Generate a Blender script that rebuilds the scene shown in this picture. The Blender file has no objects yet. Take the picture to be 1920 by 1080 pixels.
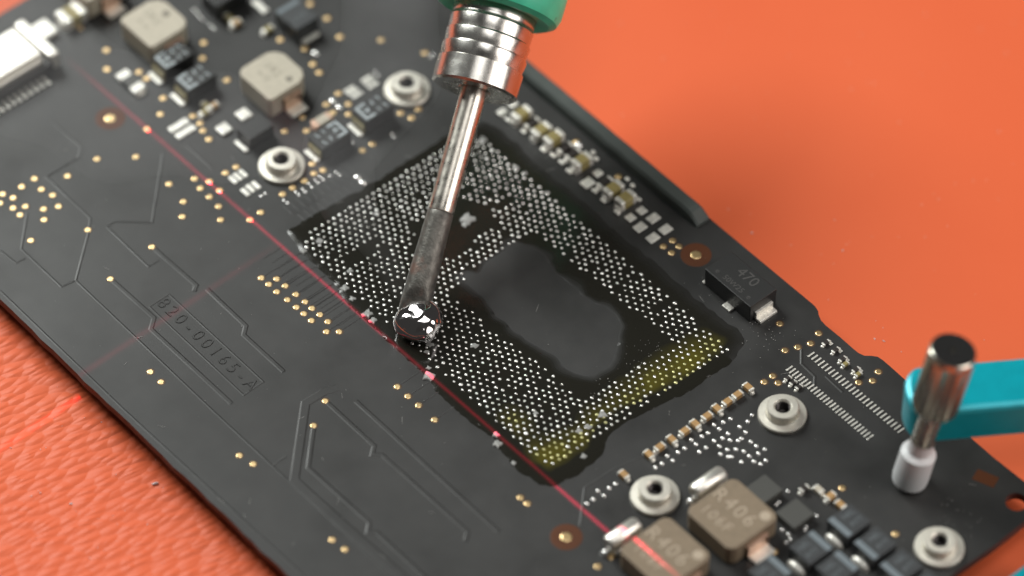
import bpy, bmesh, math, random
from mathutils import Vector, Matrix, noise
R = math.radians
rnd = random.Random(7)

# ---------------------------------------------------------------- camera
# 1 unit = 1 mm.  World X runs along the long edge of the board, Y across it,
# Z = 0 is the top of the board.
FPX, ELEV, AZ, PXMM = 8600.0, R(49.75), R(49.0), 16.4
DIST = FPX / PXMM
c_right = Vector((math.cos(AZ), math.sin(AZ), 0))
c_hor = Vector((-math.sin(AZ), math.cos(AZ), 0))          # away from the camera, level
c_fwd = c_hor * math.cos(ELEV) - Vector((0, 0, 1)) * math.sin(ELEV)
c_up = c_right.cross(c_fwd)
c_pos = -c_fwd * DIST

def U(px, py, z=0.0):
    """point of the level plane z that the photograph shows at pixel (px, py)"""
    d = c_right * ((px - 960) / FPX) - c_up * ((py - 540) / FPX) + c_fwd
    t = (z - c_pos.z) / d.z
    return c_pos + d * t

scene = bpy.context.scene
cam_d = bpy.data.cameras.new('camera')
cam_d.sensor_width = 36.0
cam_d.lens = FPX / 1920 * 36
cam_d.clip_start, cam_d.clip_end = 10, 6000
cam = bpy.data.objects.new('camera', cam_d)
scene.collection.objects.link(cam)
cam.matrix_world = Matrix((
    (c_right.x, c_up.x, -c_fwd.x, c_pos.x),
    (c_right.y, c_up.y, -c_fwd.y, c_pos.y),
    (c_right.z, c_up.z, -c_fwd.z, c_pos.z),
    (0, 0, 0, 1)))
cam_d.dof.use_dof = True
cam_d.dof.focus_distance = (U(900, 655) - c_pos).dot(c_fwd)
cam_d.dof.aperture_fstop = cam_d.lens * 1e-3 / 15.5
scene.camera = cam

# ---------------------------------------------------------------- light
world = bpy.data.worlds.new('World')
scene.world = world
world.use_nodes = True
world.node_tree.nodes['Background'].inputs[0].default_value = (1.0, 0.97, 0.93, 1)
world.node_tree.nodes['Background'].inputs[1].default_value = 0.038

def area(name, pos, target, sx, sy, power, col, shape='RECTANGLE', spread=None):
    l = bpy.data.lights.new(name, 'AREA')
    l.shape, l.size, l.energy, l.color = shape, sx, power, col
    if shape in ('RECTANGLE', 'ELLIPSE'):
        l.size_y = sy
    if spread is not None:
        l.spread = spread
    o = bpy.data.objects.new(name, l)
    scene.collection.objects.link(o)
    o.location = pos
    o.rotation_euler = (Vector(target) - Vector(pos)).to_track_quat('-Z', 'Y').to_euler()
    return o

def rel(r, f, z):
    return c_right * r + c_hor * f + Vector((0, 0, z))
area('softbox_lamp_back', rel(-290, 300, 360), (-10, 0, 0), 300, 230, 3.65e6, (0.97, 1.0, 0.96))
area('softbox_lamp_right', rel(300, -88, 188), (0, 0, 0), 260, 260, 7.2e5, (1.0, 0.93, 0.88), 'DISK')
area('added_fill_lamp', rel(120, -60, 800), (0, 0, 0), 460, 380, 1.75e6, (1.0, 0.98, 0.95))  # added overhead fill that softens the shadows, no such lamp known

def laser(name, p, q, h, width, power, fade=0.0):
    """line laser: a point source above the line whose beam is a thin upright sheet of light"""
    p, q = Vector(p), Vector(q)
    m = (p + q) / 2
    l = bpy.data.lights.new(name, 'POINT')
    l.shadow_soft_size = 0.0
    l.energy = power
    l.color = (1.0, 0.012, 0.085)
    l.use_nodes = True
    nt = l.node_tree
    em = nt.nodes['Emission']
    tc = nt.nodes.new('ShaderNodeTexCoord')
    sp = nt.nodes.new('ShaderNodeSeparateXYZ')
    nt.links.new(tc.outputs['Normal'], sp.inputs[0])
    def mth(op, x, y=None):
        n = nt.nodes.new('ShaderNodeMath'); n.operation = op
        for k, v in enumerate((x, y)):
            if v is None: continue
            if isinstance(v, (int, float)): n.inputs[k].default_value = v
            else: nt.links.new(v, n.inputs[k])
        return n.outputs[0]
    az = mth('ABSOLUTE', sp.outputs['Z'])
    d = mth('DIVIDE', mth('MULTIPLY', sp.outputs['Y'], h), az)          # distance from the sheet, mm
    g = mth('EXPONENT', mth('MULTIPLY', mth('MULTIPLY', d, d), -1.0 / width ** 2))
    u = mth('DIVIDE', mth('MULTIPLY', sp.outputs['X'], h), az)          # distance along the line, mm
    half = (q - p).length / 2
    end = mth('MULTIPLY', mth('SUBTRACT', half, mth('ABSOLUTE', u)), 0.12)
    lim = nt.nodes.new('ShaderNodeClamp'); nt.links.new(end, lim.inputs[0])
    nt.links.new(mth('MULTIPLY', g, lim.outputs[0]), em.inputs['Strength'])
    o = bpy.data.objects.new(name, l)
    scene.collection.objects.link(o)
    o.location = (m.x, m.y, h)
    o.rotation_euler = (0, 0, math.atan2(q.y - p.y, q.x - p.x))
    return o
laser('laser_line_lamp', U(120, 105), U(1290, 1128), 260, 0.20, 2.1e7)
laser('laser_cross_lamp', U(545, 442), U(-60, 842), 260, 0.40, 2.6e6)

scene.view_settings.view_transform = 'Standard'
scene.view_settings.look = 'None'
scene.view_settings.exposure = 0
scene.view_settings.gamma = 1
scene.cycles.use_denoising = True
scene.cycles.max_bounces = 8

# ---------------------------------------------------------------- materials
def mat(name, col, rough=0.5, metal=0.0, spec=0.5, coat=0.0, vary=0.0, vscale=1.0, bump=0.0, bscale=4.0, col2=None, c2scale=0.4, c2lo=0.5, c2hi=0.65, rvar=0.0, rscale=0.15):
    m = bpy.data.materials.new(name)
    m.use_nodes = True
    nt = m.node_tree
    b = nt.nodes['Principled BSDF']
    b.inputs['Base Color'].default_value = (*col, 1)
    b.inputs['Roughness'].default_value = rough
    b.inputs['Metallic'].default_value = metal
    b.inputs['Specular IOR Level'].default_value = spec
    b.inputs['Coat Weight'].default_value = coat
    b.inputs['Coat Roughness'].default_value = 0.08
    tc = nt.nodes.new('ShaderNodeTexCoord')
    geo = nt.nodes.new('ShaderNodeNewGeometry')
    def noi(scale, detail=4):
        n = nt.nodes.new('ShaderNodeTexNoise')
        n.inputs['Scale'].default_value = scale
        n.inputs['Detail'].default_value = detail
        nt.links.new(geo.outputs['Position'], n.inputs['Vector'])
        return n.outputs['Fac']
    def ramp(src, lo, hi, a, c):
        r = nt.nodes.new('ShaderNodeMapRange')
        r.inputs[1].default_value, r.inputs[2].default_value = lo, hi
        r.inputs[3].default_value, r.inputs[4].default_value = a, c
        nt.links.new(src, r.inputs[0])
        return r.outputs[0]
    cur = None
    if vary:
        mx = nt.nodes.new('ShaderNodeMix'); mx.data_type = 'RGBA'
        mx.inputs['A'].default_value = (*[c * (1 - vary) for c in col], 1)
        mx.inputs['B'].default_value = (*[min(1, c * (1 + vary)) for c in col], 1)
        nt.links.new(ramp(noi(vscale), 0.3, 0.7, 0, 1), mx.inputs['Factor'])
        cur = mx.outputs['Result']
    if col2:
        mx = nt.nodes.new('ShaderNodeMix'); mx.data_type = 'RGBA'
        if cur: nt.links.new(cur, mx.inputs['A'])
        else: mx.inputs['A'].default_value = (*col, 1)
        mx.inputs['B'].default_value = (*col2, 1)
        nt.links.new(ramp(noi(c2scale, 6), c2lo, c2hi, 0, 1), mx.inputs['Factor'])
        cur = mx.outputs['Result']
    if cur: nt.links.new(cur, b.inputs['Base Color'])
    if rvar:
        nt.links.new(ramp(noi(rscale, 5), 0.3, 0.7, rough - rvar, rough + rvar), b.inputs['Roughness'])
    if bump:
        bn = nt.nodes.new('ShaderNodeBump')
        bn.inputs['Strength'].default_value = 1.0
        bn.inputs['Distance'].default_value = bump
        nt.links.new(noi(bscale, 5), bn.inputs['Height'])
        nt.links.new(bn.outputs[0], b.inputs['Normal'])
    return m

M = dict(
    mask=mat('black_soldermask', (0.020, 0.0195, 0.019), 0.46, rvar=0.10, rscale=0.10, vary=0.2, vscale=0.3, bump=0.006, bscale=5),
    edge=mat('board_edge_laminate', (0.045, 0.018, 0.016), 0.6, vary=0.4, vscale=2),
    gold=mat('gold_plating', (0.86, 0.62, 0.32), 0.34, 1.0, vary=0.12, vscale=0.2),
    ring=mat('bare_laminate_ring', (0.06, 0.03, 0.012), 0.5),
    brownring=mat('amber_laminate', (0.085, 0.026, 0.008), 0.5, spec=0.3),
    solder=mat('solder', (0.92, 0.91, 0.89), 0.24, 0.85),
    ball=mat('dull_solder', (0.88, 0.87, 0.84), 0.28, 0.8, vary=0.15, vscale=0.9, rvar=0.1, rscale=1.3),
    ballyellow=mat('flux_tinted_solder', (0.62, 0.60, 0.30), 0.33, 0.75, vary=0.25, vscale=0.8),
    tinned=mat('tinned_pad', (0.80, 0.78, 0.72), 0.36, 0.55, vary=0.15, vscale=2.5, bump=0.05, bscale=3),
    nickel=mat('nickel_standoff', (0.66, 0.63, 0.56), 0.48, 0.85, vary=0.08, vscale=1.2, bump=0.01, bscale=5),
    hole=mat('dark_thread', (0.05, 0.045, 0.045), 0.35, 0.7),
    beige=mat('grey_beige_ferrite', (0.46, 0.415, 0.335), 0.62, vary=0.06, vscale=1.5, bump=0.015, bscale=8),
    beigeink=mat('grey_ink', (0.2, 0.18, 0.145), 0.6),
    brown=mat('brown_ferrite', (0.205, 0.156, 0.104), 0.55, vary=0.08, vscale=1.5, bump=0.015, bscale=8),
    brownink=mat('light_brown_ink', (0.40, 0.33, 0.25), 0.5),
    coppert=mat('copper_terminal', (0.62, 0.42, 0.32), 0.4, 1.0, vary=0.2, vscale=1),
    epoxy=mat('black_epoxy', (0.017, 0.017, 0.017), 0.42, bump=0.01, bscale=9),
    chipgrey=mat('grey_chip_top', (0.055, 0.055, 0.05), 0.55, bump=0.01, bscale=9),
    blackink=mat('dull_laser_mark', (0.05, 0.048, 0.046), 0.6),
    print=mat('pale_blue_print', (0.42, 0.47, 0.49), 0.6, vary=0.15, vscale=3),
    bandm=mat('blue_grey_band', (0.15, 0.18, 0.2), 0.5),
    dimprint=mat('dim_blue_grey_print', (0.095, 0.11, 0.12), 0.55),
    slate=mat('slate_epoxy', (0.035, 0.038, 0.041), 0.5, bump=0.01, bscale=9),
    olive=mat('olive_ceramic', (0.26, 0.215, 0.085), 0.38, vary=0.1, vscale=1.5),
    tan=mat('tan_ceramic', (0.40, 0.24, 0.10), 0.4, vary=0.12, vscale=2),
    dark=mat('dark_resistor', (0.03, 0.024, 0.022), 0.4),
    foam=mat('black_foam', (0.05, 0.06, 0.056), 0.65, bump=0.05, bscale=6),
    plastic=mat('black_plastic', (0.02, 0.018, 0.018), 0.45),
    shield=mat('bright_nickel_shield', (0.78, 0.76, 0.70), 0.34, 0.8),
    steel=mat('bright_steel', (0.60, 0.57, 0.51), 0.3, 1.0, rvar=0.08, rscale=1.0, vary=0.1, vscale=1.5),
    collar=mat('knurled_nickel', (0.58, 0.565, 0.53), 0.25, 1.0, rvar=0.05, rscale=0.8),
    oxid=mat('oxidised_tip', (0.125, 0.12, 0.108), 0.46, 0.6, vary=0.35, vscale=1.1, bump=0.05, bscale=4, col2=(0.2, 0.12, 0.095), c2scale=0.35),
    grip=mat('green_rubber', (0.055, 0.55, 0.34), 0.42, vary=0.1, vscale=0.5, col2=(0.02, 0.10, 0.07), c2scale=0.9, c2lo=0.66, c2hi=0.72),
    moltn=mat('molten_solder', (0.84, 0.82, 0.82), 0.06, 1.0, rvar=0.04, rscale=0.55, col2=(0.5, 0.43, 0.41), c2scale=0.5, c2lo=0.6, c2hi=0.8),
    flake=mat('dried_flux_flake', (0.27, 0.27, 0.26), 0.35, vary=0.2, vscale=2, bump=0.05, bscale=4),
    knob=mat('knurled_knob_metal', (0.55, 0.53, 0.46), 0.25, 1.0),
    cap=mat('black_cap', (0.012, 0.012, 0.012), 0.4),
    teal=mat('teal_anodised', (0.002, 0.34, 0.42), 0.3, 0.2, vary=0.06, vscale=0.5),
    foot=mat('white_nylon', (0.62, 0.63, 0.64), 0.45),
    dust=mat('dust', (0.45, 0.44, 0.42), 0.6),
)

# flux: black wet resin, olive where it has pooled thick at the corner
def flux_mat():
    m = mat('wet_flux', (0.010, 0.0095, 0.009), 0.13, spec=0.45)
    nt = m.node_tree; b = nt.nodes['Principled BSDF']
    geo = nt.nodes.new('ShaderNodeNewGeometry')
    n = nt.nodes.new('ShaderNodeTexNoise'); n.inputs['Scale'].default_value = 0.32; n.inputs['Detail'].default_value = 4
    nt.links.new(geo.outputs['Position'], n.inputs['Vector'])
    at = nt.nodes.new('ShaderNodeAttribute'); at.attribute_name = 'thick'
    mul = nt.nodes.new('ShaderNodeMath'); mul.operation = 'MULTIPLY'
    nt.links.new(n.outputs['Fac'], mul.inputs[0]); nt.links.new(at.outputs['Fac'], mul.inputs[1])
    r = nt.nodes.new('ShaderNodeMapRange')
    r.inputs[1].default_value, r.inputs[2].default_value = 0.12, 0.75
    nt.links.new(mul.outputs[0], r.inputs[0])
    mx = nt.nodes.new('ShaderNodeMix'); mx.data_type = 'RGBA'
    mx.inputs['A'].default_value = (0.0155, 0.0148, 0.0115, 1)
    mx.inputs['B'].default_value = (0.078, 0.068, 0.012, 1)
    nt.links.new(r.outputs[0], mx.inputs['Factor'])
    wt = nt.nodes.new('ShaderNodeAttribute'); wt.attribute_name = 'wet'
    m2 = nt.nodes.new('ShaderNodeMix'); m2.data_type = 'RGBA'
    m2.inputs['A'].default_value = (0.020, 0.0195, 0.019, 1)
    nt.links.new(mx.outputs['Result'], m2.inputs['B']); nt.links.new(wt.outputs['Fac'], m2.inputs['Factor'])
    nt.links.new(m2.outputs['Result'], b.inputs['Base Color'])
    rr = nt.nodes.new('ShaderNodeMapRange'); rr.inputs[3].default_value, rr.inputs[4].default_value = 0.46, 0.13
    nt.links.new(wt.outputs['Fac'], rr.inputs[0]); nt.links.new(rr.outputs[0], b.inputs['Roughness'])
    return m
M['flux'] = flux_mat()

def mat_mat():
    m = mat('orange_silicone', (0.70, 0.125, 0.045), 0.47, spec=0.28)
    nt = m.node_tree; b = nt.nodes['Principled BSDF']
    geo = nt.nodes.new('ShaderNodeNewGeometry')
    mp = nt.nodes.new('ShaderNodeMapping')
    mp.inputs['Scale'].default_value = (0.46, 1.15, 1)
    mr0 = nt.nodes.new('ShaderNodeMapping')
    mr0.inputs['Rotation'].default_value = (0, 0, -R(82))
    nt.links.new(geo.outputs['Position'], mr0.inputs['Vector'])
    nt.links.new(mr0.outputs[0], mp.inputs['Vector'])
    wn = nt.nodes.new('ShaderNodeTexNoise'); wn.inputs['Scale'].default_value = 0.5; wn.inputs['Detail'].default_value = 2
    nt.links.new(mp.outputs[0], wn.inputs['Vector'])
    ad = nt.nodes.new('ShaderNodeMixRGB'); ad.blend_type = 'ADD'; ad.inputs[0].default_value = 0.55
    nt.links.new(mp.outputs[0], ad.inputs[1]); nt.links.new(wn.outputs['Color'], ad.inputs[2])
    v = nt.nodes.new('ShaderNodeTexVoronoi'); v.feature = 'SMOOTH_F1'; v.inputs['Scale'].default_value = 1.0
    v.inputs['Smoothness'].default_value = 0.15
    nt.links.new(ad.outputs[0], v.inputs['Vector'])
    # the moulded cells belong to the near-left panel of the mat
    sp = nt.nodes.new('ShaderNodeSeparateXYZ'); nt.links.new(geo.outputs['Position'], sp.inputs[0])
    mr = nt.nodes.new('ShaderNodeMapRange')
    mr.inputs[1].default_value, mr.inputs[2].default_value = -24, -15
    mr.inputs[3].default_value, mr.inputs[4].default_value = 1, 0
    nt.links.new(sp.outputs['Y'], mr.inputs[0])
    ml = nt.nodes.new('ShaderNodeMath'); ml.operation = 'MULTIPLY'
    nt.links.new(v.outputs['Distance'], ml.inputs[0]); nt.links.new(mr.outputs[0], ml.inputs[1])
    f = nt.nodes.new('ShaderNodeTexNoise'); f.inputs['Scale'].default_value = 3.0; f.inputs['Detail'].default_value = 4
    nt.links.new(geo.outputs['Position'], f.inputs['Vector'])
    b2 = nt.nodes.new('ShaderNodeBump'); b2.inputs['Distance'].default_value = 0.01
    nt.links.new(f.outputs['Fac'], b2.inputs['Height'])
    bn = nt.nodes.new('ShaderNodeBump'); bn.inputs['Distance'].default_value = 0.25; bn.invert = True
    nt.links.new(ml.outputs[0], bn.inputs['Height']); nt.links.new(b2.outputs[0], bn.inputs['Normal'])
    nt.links.new(bn.outputs[0], b.inputs['Normal'])
    n2 = nt.nodes.new('ShaderNodeTexNoise'); n2.inputs['Scale'].default_value = 0.03; n2.inputs['Detail'].default_value = 5
    nt.links.new(geo.outputs['Position'], n2.inputs['Vector'])
    mx = nt.nodes.new('ShaderNodeMix'); mx.data_type = 'RGBA'
    mx.inputs['A'].default_value = (0.65, 0.108, 0.038, 1); mx.inputs['B'].default_value = (0.72, 0.142, 0.055, 1)
    nt.links.new(n2.outputs['Fac'], mx.inputs['Factor']); nt.links.new(mx.outputs['Result'], b.inputs['Base Color'])
    return m
M['mat'] = mat_mat()

# ---------------------------------------------------------------- helpers
def link(name, me, m=None, parent=None, loc=(0, 0, 0), rot=None, label=None):
    o = bpy.data.objects.new(name, me)
    scene.collection.objects.link(o)
    if m is not None and me is not None and not me.materials:
        me.materials.append(m)
    o.location = loc
    if rot is not None: o.rotation_euler = rot
    if parent: o.parent = parent
    if label: o['label'] = label
    return o

def thing(name, label, cat, loc=(0, 0, 0), group=None):
    o = bpy.data.objects.new(name, None)
    scene.collection.objects.link(o)
    o.empty_display_size = 2
    o.location = loc
    o['label'] = label; o['category'] = cat
    if group: o['group'] = group
    return o

def bm_mesh(name, bm, smooth=False):
    me = bpy.data.meshes.new(name)
    bmesh.ops.recalc_face_normals(bm, faces=bm.faces)
    bm.to_mesh(me); bm.free()
    if smooth:
        me.polygons.foreach_set('use_smooth', [True] * len(me.polygons))
    return me

_cache = {}
def box_me(sx, sy, sz, bev=0.0, seg=2, m=None):
    """box standing on z = 0, centred in x and y"""
    k = ('box', round(sx, 3), round(sy, 3), round(sz, 3), bev, m.name if m else '')
    if k in _cache: return _cache[k]
    bm = bmesh.new()
    bmesh.ops.create_cube(bm, size=1)
    for v in bm.verts:
        v.co = Vector((v.co.x * sx, v.co.y * sy, (v.co.z + 0.5) * sz))
    if bev:
        bmesh.ops.bevel(bm, geom=bm.edges[:], offset=bev, segments=seg, profile=0.5, affect='EDGES')
    me = bm_mesh('box', bm)
    if m: me.materials.append(m)
    _cache[k] = me
    return me

def prism_me(name, pts, z0, z1, bev=0.0, m=None, side=None):
    bm = bmesh.new()
    vs = [bm.verts.new((p[0], p[1], z1)) for p in pts]
    f = bm.faces.new(vs)
    if f.normal.z < 0: f.normal_flip()
    bm.normal_update()
    r = bmesh.ops.extrude_face_region(bm, geom=[f])
    top = [e for e in r['geom'] if isinstance(e, bmesh.types.BMVert)]
    for v in top: v.co.z = z0
    bmesh.ops.recalc_face_normals(bm, faces=bm.faces)
    if bev:
        es = [e for e in bm.edges if all(abs(v.co.z - z1) < 1e-6 for v in e.verts)]
        bmesh.ops.bevel(bm, geom=es, offset=bev, segments=2, profile=0.5, affect='EDGES')
    if side is not None:
        for f in bm.faces:
            f.material_index = 1 if abs(f.normal.z) < 0.5 else 0
    me = bm_mesh(name, bm)
    if m: me.materials.append(m)
    if side is not None: me.materials.append(side)
    return me

def lathe_me(name, prof, seg=32, m=None, flute=0, fdepth=0.0, frange=None):
    bm = bmesh.new()
    rings = []
    for (r, z) in prof:
        if r <= 1e-6:
            rings.append([bm.verts.new((0, 0, z))])
        else:
            ring = []
            for i in range(seg):
                a = 2 * math.pi * i / seg
                rr = r
                if flute and frange[0] <= z <= frange[1]:
                    rr = r - fdepth * (0.5 - 0.5 * math.cos(a * flute))
                ring.append(bm.verts.new((rr * math.cos(a), rr * math.sin(a), z)))
            rings.append(ring)
    for a, b in zip(rings, rings[1:]):
        if len(a) == 1 and len(b) == 1: continue
        for i in range(seg):
            j = (i + 1) % seg
            if len(a) == 1: bm.faces.new((a[0], b[j], b[i]))
            elif len(b) == 1: bm.faces.new((a[i], a[j], b[0]))
            else: bm.faces.new((a[i], a[j], b[j], b[i]))
    me = bm_mesh(name, bm, True)
    try: me.set_sharp_from_angle(angle=R(35))
    except Exception: pass
    if m: me.materials.append(m)
    return me

def text_me(body, size, m, depth=0.02, align='CENTER', spacing=1.0, bevel=0.0, thin=0.0):
    c = bpy.data.curves.new('text', 'FONT')
    c.body = body; c.size = size; c.extrude = depth; c.align_x = align; c.align_y = 'CENTER'
    c.space_character = spacing; c.resolution_u = 3
    c.offset = thin; c.bevel_depth = bevel; c.bevel_resolution = 0
    o = bpy.data.objects.new('text', c)
    scene.collection.objects.link(o)
    dg = bpy.context.evaluated_depsgraph_get()
    me = bpy.data.meshes.new_from_object(o.evaluated_get(dg))
    bpy.data.objects.remove(o)
    me.materials.clear(); me.materials.append(m)
    return me

def strip_me(pts, w, h, slope, m, closed=False):
    """raised track with sloping sides along a polyline in the board plane"""
    P = [Vector((p[0], p[1])) for p in pts]
    n = len(P)
    bm = bmesh.new(); rows = []
    for i in range(n):
        if closed: a, b = P[i - 1], P[(i + 1) % n]
        else: a, b = P[max(i - 1, 0)], P[min(i + 1, n - 1)]
        d1 = (P[i] - a).normalized() if (P[i] - a).length > 1e-6 else (b - P[i]).normalized()
        d2 = (b - P[i]).normalized() if (b - P[i]).length > 1e-6 else d1
        n1 = Vector((-d1.y, d1.x)); n2 = Vector((-d2.y, d2.x))
        mt = (n1 + n2)
        if mt.length < 1e-4: mt = n1
        mt.normalize()
        k = 1 / max(0.45, mt.dot(n1))
        row = []
        for off, z in ((-w / 2, 0.0), (-w / 2 + slope, h), (w / 2 - slope, h), (w / 2, 0.0)):
            q = P[i] + mt * (off * k)
            row.append(bm.verts.new((q.x, q.y, z)))
        rows.append(row)
    rng = range(n) if closed else range(n - 1)
    for i in rng:
        a, b = rows[i], rows[(i + 1) % n]
        for k in range(3): bm.faces.new((a[k], b[k], b[k + 1], a[k + 1]))
    me = bm_mesh('track', bm)
    me.materials.append(m)
    return me

def inside(p, poly):
    x, y = p[0], p[1]; c = False
    for i in range(len(poly)):
        x1, y1 = poly[i][0], poly[i][1]; x2, y2 = poly[i - 1][0], poly[i - 1][1]
        if (y1 > y) != (y2 > y) and x < (x2 - x1) * (y - y1) / (y2 - y1) + x1: c = not c
    return c
def edge_dist(p, poly):
    best = 1e9; p = Vector((p[0], p[1]))
    for i in range(len(poly)):
        a = Vector((poly[i - 1][0], poly[i - 1][1])); b = Vector((poly[i][0], poly[i][1]))
        ab = b - a
        t = max(0, min(1, (p - a).dot(ab) / max(ab.length_squared, 1e-9)))
        best = min(best, (a + ab * t - p).length)
    return best
def UL(pts, z=0.0): return [U(x, y, z) for x, y in pts]

# ---------------------------------------------------------------- the mat
MATZ = -3.6
me = bpy.data.meshes.new('mat')
s = 420
me.from_pydata([(-s, -s, MATZ), (s, -s, MATZ), (s, s, MATZ), (-s, s, MATZ)], [], [(0, 1, 2, 3)])
o = link('work_mat', me, M['mat']); o['kind'] = 'structure'; o['label'] = 'orange silicone work mat with moulded cells'

# ---------------------------------------------------------------- the board
board = thing('circuit_board', 'black laptop circuit board with desoldered chip site lying on the orange mat', 'circuit board')
p_l0, p_l1 = U(0, 562), U(480, 1020)
yl = (p_l0.y + p_l1.y) / 2                                   # near long edge
corner = U(1970, 942)
xr = corner.x
xl = U(22, 14).x
out = [(xl, yl), (xl + 1, yl - 0.05)]
# slightly uneven near edge (milled with nibbles, as in the photograph)
x = xl + 1
while x < xr:
    out.append((x, yl + rnd.uniform(-0.05, 0.05) - (0.12 if rnd.random() < 0.12 else 0)))
    x += rnd.uniform(1.2, 2.6)
out += [(xr, yl)]
out += [(xr, corner.y - 14), (xr + .15, corner.y - 9), (xr, corner.y - 4.5), (xr, corner.y - 0.8), (xr - 0.8, corner.y)]
for a in [(1862, 857), (1770, 777), (1697, 712), (1668, 686), (1655, 675), (1646, 669), (1634, 667), (1621, 667), (1610, 662),
          (1600, 654), (1575, 632), (1548, 610), (1539, 600), (1535, 590), (1534, 583), (1528, 574), (1520, 567)]:
    q = U(*a); out.append((q.x, q.y))
ytop = U(1260, 351).y
for px in (1440, 1400, 1260, 1100, 992, 845):
    q = U(px, 127 + (px - 992) * 0.8335); out.append((q.x, q.y))
out += [(xl, out[-1][1])]
# hole near the far right corner
bm = bmesh.new()
hole_c = U(1906, 941)
outv = [bm.verts.new((p[0], p[1], 0)) for p in out]
oe = [bm.edges.new((outv[i], outv[(i + 1) % len(outv)])) for i in range(len(outv))]
hv = [bm.verts.new((hole_c.x + 1.25 * math.cos(2 * math.pi * i / 24), hole_c.y + 1.25 * math.sin(2 * math.pi * i / 24), 0)) for i in range(24)]
he = [bm.edges.new((hv[i], hv[(i + 1) % 24])) for i in range(24)]
bmesh.ops.triangle_fill(bm, use_beauty=True, use_dissolve=False, edges=oe + he)
r = bmesh.ops.extrude_face_region(bm, geom=bm.faces[:])
for v in [e for e in r['geom'] if isinstance(e, bmesh.types.BMVert)]: v.co.z = -1.1
bmesh.ops.recalc_face_normals(bm, faces=bm.faces)
for f in bm.faces: f.material_index = 1 if abs(f.normal.z) < 0.5 else 0
me = bm_mesh('substrate', bm); me.materials.append(M['mask']); me.materials.append(M['edge'])
link('substrate', me, None, board)
# rim of copper along the near edge
def part(name, me, p, rot=None, parent=board, m=None, label=None):
    return link(name, me, m, parent, p, rot, label)

# ---- tracks under the mask
def trace(pts, w=0.5, h=0.045, slope=0.15):
    me = strip_me(UL(pts), w, h, slope, M['mask'])
    part('trace', me, (0, 0, 0))
D, Sg = 0.62, 0.30
for pts in ([(212, 527), (289, 596), (283, 617), (434, 757)],
            [(290, 467), (368, 535), (364, 546)],
            [(388, 542), (461, 611), (457, 628), (532, 697)],
            [(614, 755), (702, 836), (698, 853), (716, 853), (877, 997), (873, 1014)],
            [(667, 752), (935, 997)],
            [(588, 803), (578, 877), (693, 980), (690, 998), (706, 998), (800, 1085)],
            [(1503, 655), (1503, 682), (1528, 706), (1527, 725), (1580, 772)],
            [(1548, 705), (1580, 735)]):
    trace(pts, D if pts[0][0] < 1400 else 0.4)
trace([(634, 727), (608, 735), (573, 756), (552, 900), (640, 980), (770, 1095)], 1.15, 0.05, 0.16)
for pts in ([(142, 526), (400, 771), (620, 975), (740, 1085)],
            [(142, 526), (165, 440), (170, 410), (87, 332), (147, 296), (154, 277), (100, 230)],
            [(51, 400), (40, 467), (115, 538), (142, 526)],
            [(0, 470), (30, 493), (48, 484)],
            [(200, 425), (278, 500), (298, 488)],
            [(200, 425), (215, 416), (285, 418), (306, 288)],
            [(350, 272), (400, 318)],
            [(0, 545), (232, 768), (470, 988), (575, 1085)],
            [(1088, 985), (1096, 915), (1150, 880), (1215, 852)],
            [(850, 620), (905, 585)],
            [(510, 874), (536, 856)]):
    trace(pts, Sg, 0.042, 0.14)
box4 = UL([(280, 575), (317, 552), (494, 716), (457, 741)])
part('part_number_frame', strip_me(box4, 0.26, 0.035, 0.12, M['mask'], closed=True), (0, 0, 0))
tc = U(388, 645)
xx = tc.x - 7.95
for ch in '820-00165-A':                                      # raised characters of the part number, one by one
    me = text_me(ch, 2.25, M['mask'], 0.03, bevel=0.045, thin=-0.045)
    part('part_number_character', me, (xx, tc.y, 0.0)); xx += 1.58

# ---- gold test pads
def disc_me(r, z, seg=18, ring=None, m=None, m2=None):
    bm = bmesh.new()
    prof = [(0, z), (r * 0.8, z), (r, z * 0.4)]
    if ring: prof += [(r + 0.001, 0.012), (ring, 0.010), (ring + .02, 0.0)]
    else: prof += [(r + 0.02, 0)]
    rings = []
    for (rr, zz) in prof:
        rings.append([bm.verts.new((0, 0, zz))] if rr == 0 else [bm.verts.new((rr * math.cos(2 * math.pi * i / seg), rr * math.sin(2 * math.pi * i / seg), zz)) for i in range(seg)])
    for k, (a, b) in enumerate(zip(rings, rings[1:])):
        for i in range(seg):
            j = (i + 1) % seg
            f = bm.faces.new((a[0], b[i], b[j])) if len(a) == 1 else bm.faces.new((a[i], b[i], b[j], a[j]))
            f.material_index = 1 if (ring and k >= 2) else 0
    me = bm_mesh('disc', bm)
    me.materials.append(m)
    if m2: me.materials.append(m2)
    return me
pad_me = disc_me(0.36, 0.05, 16, 0.5, M['gold'], M['ring'])
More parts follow.
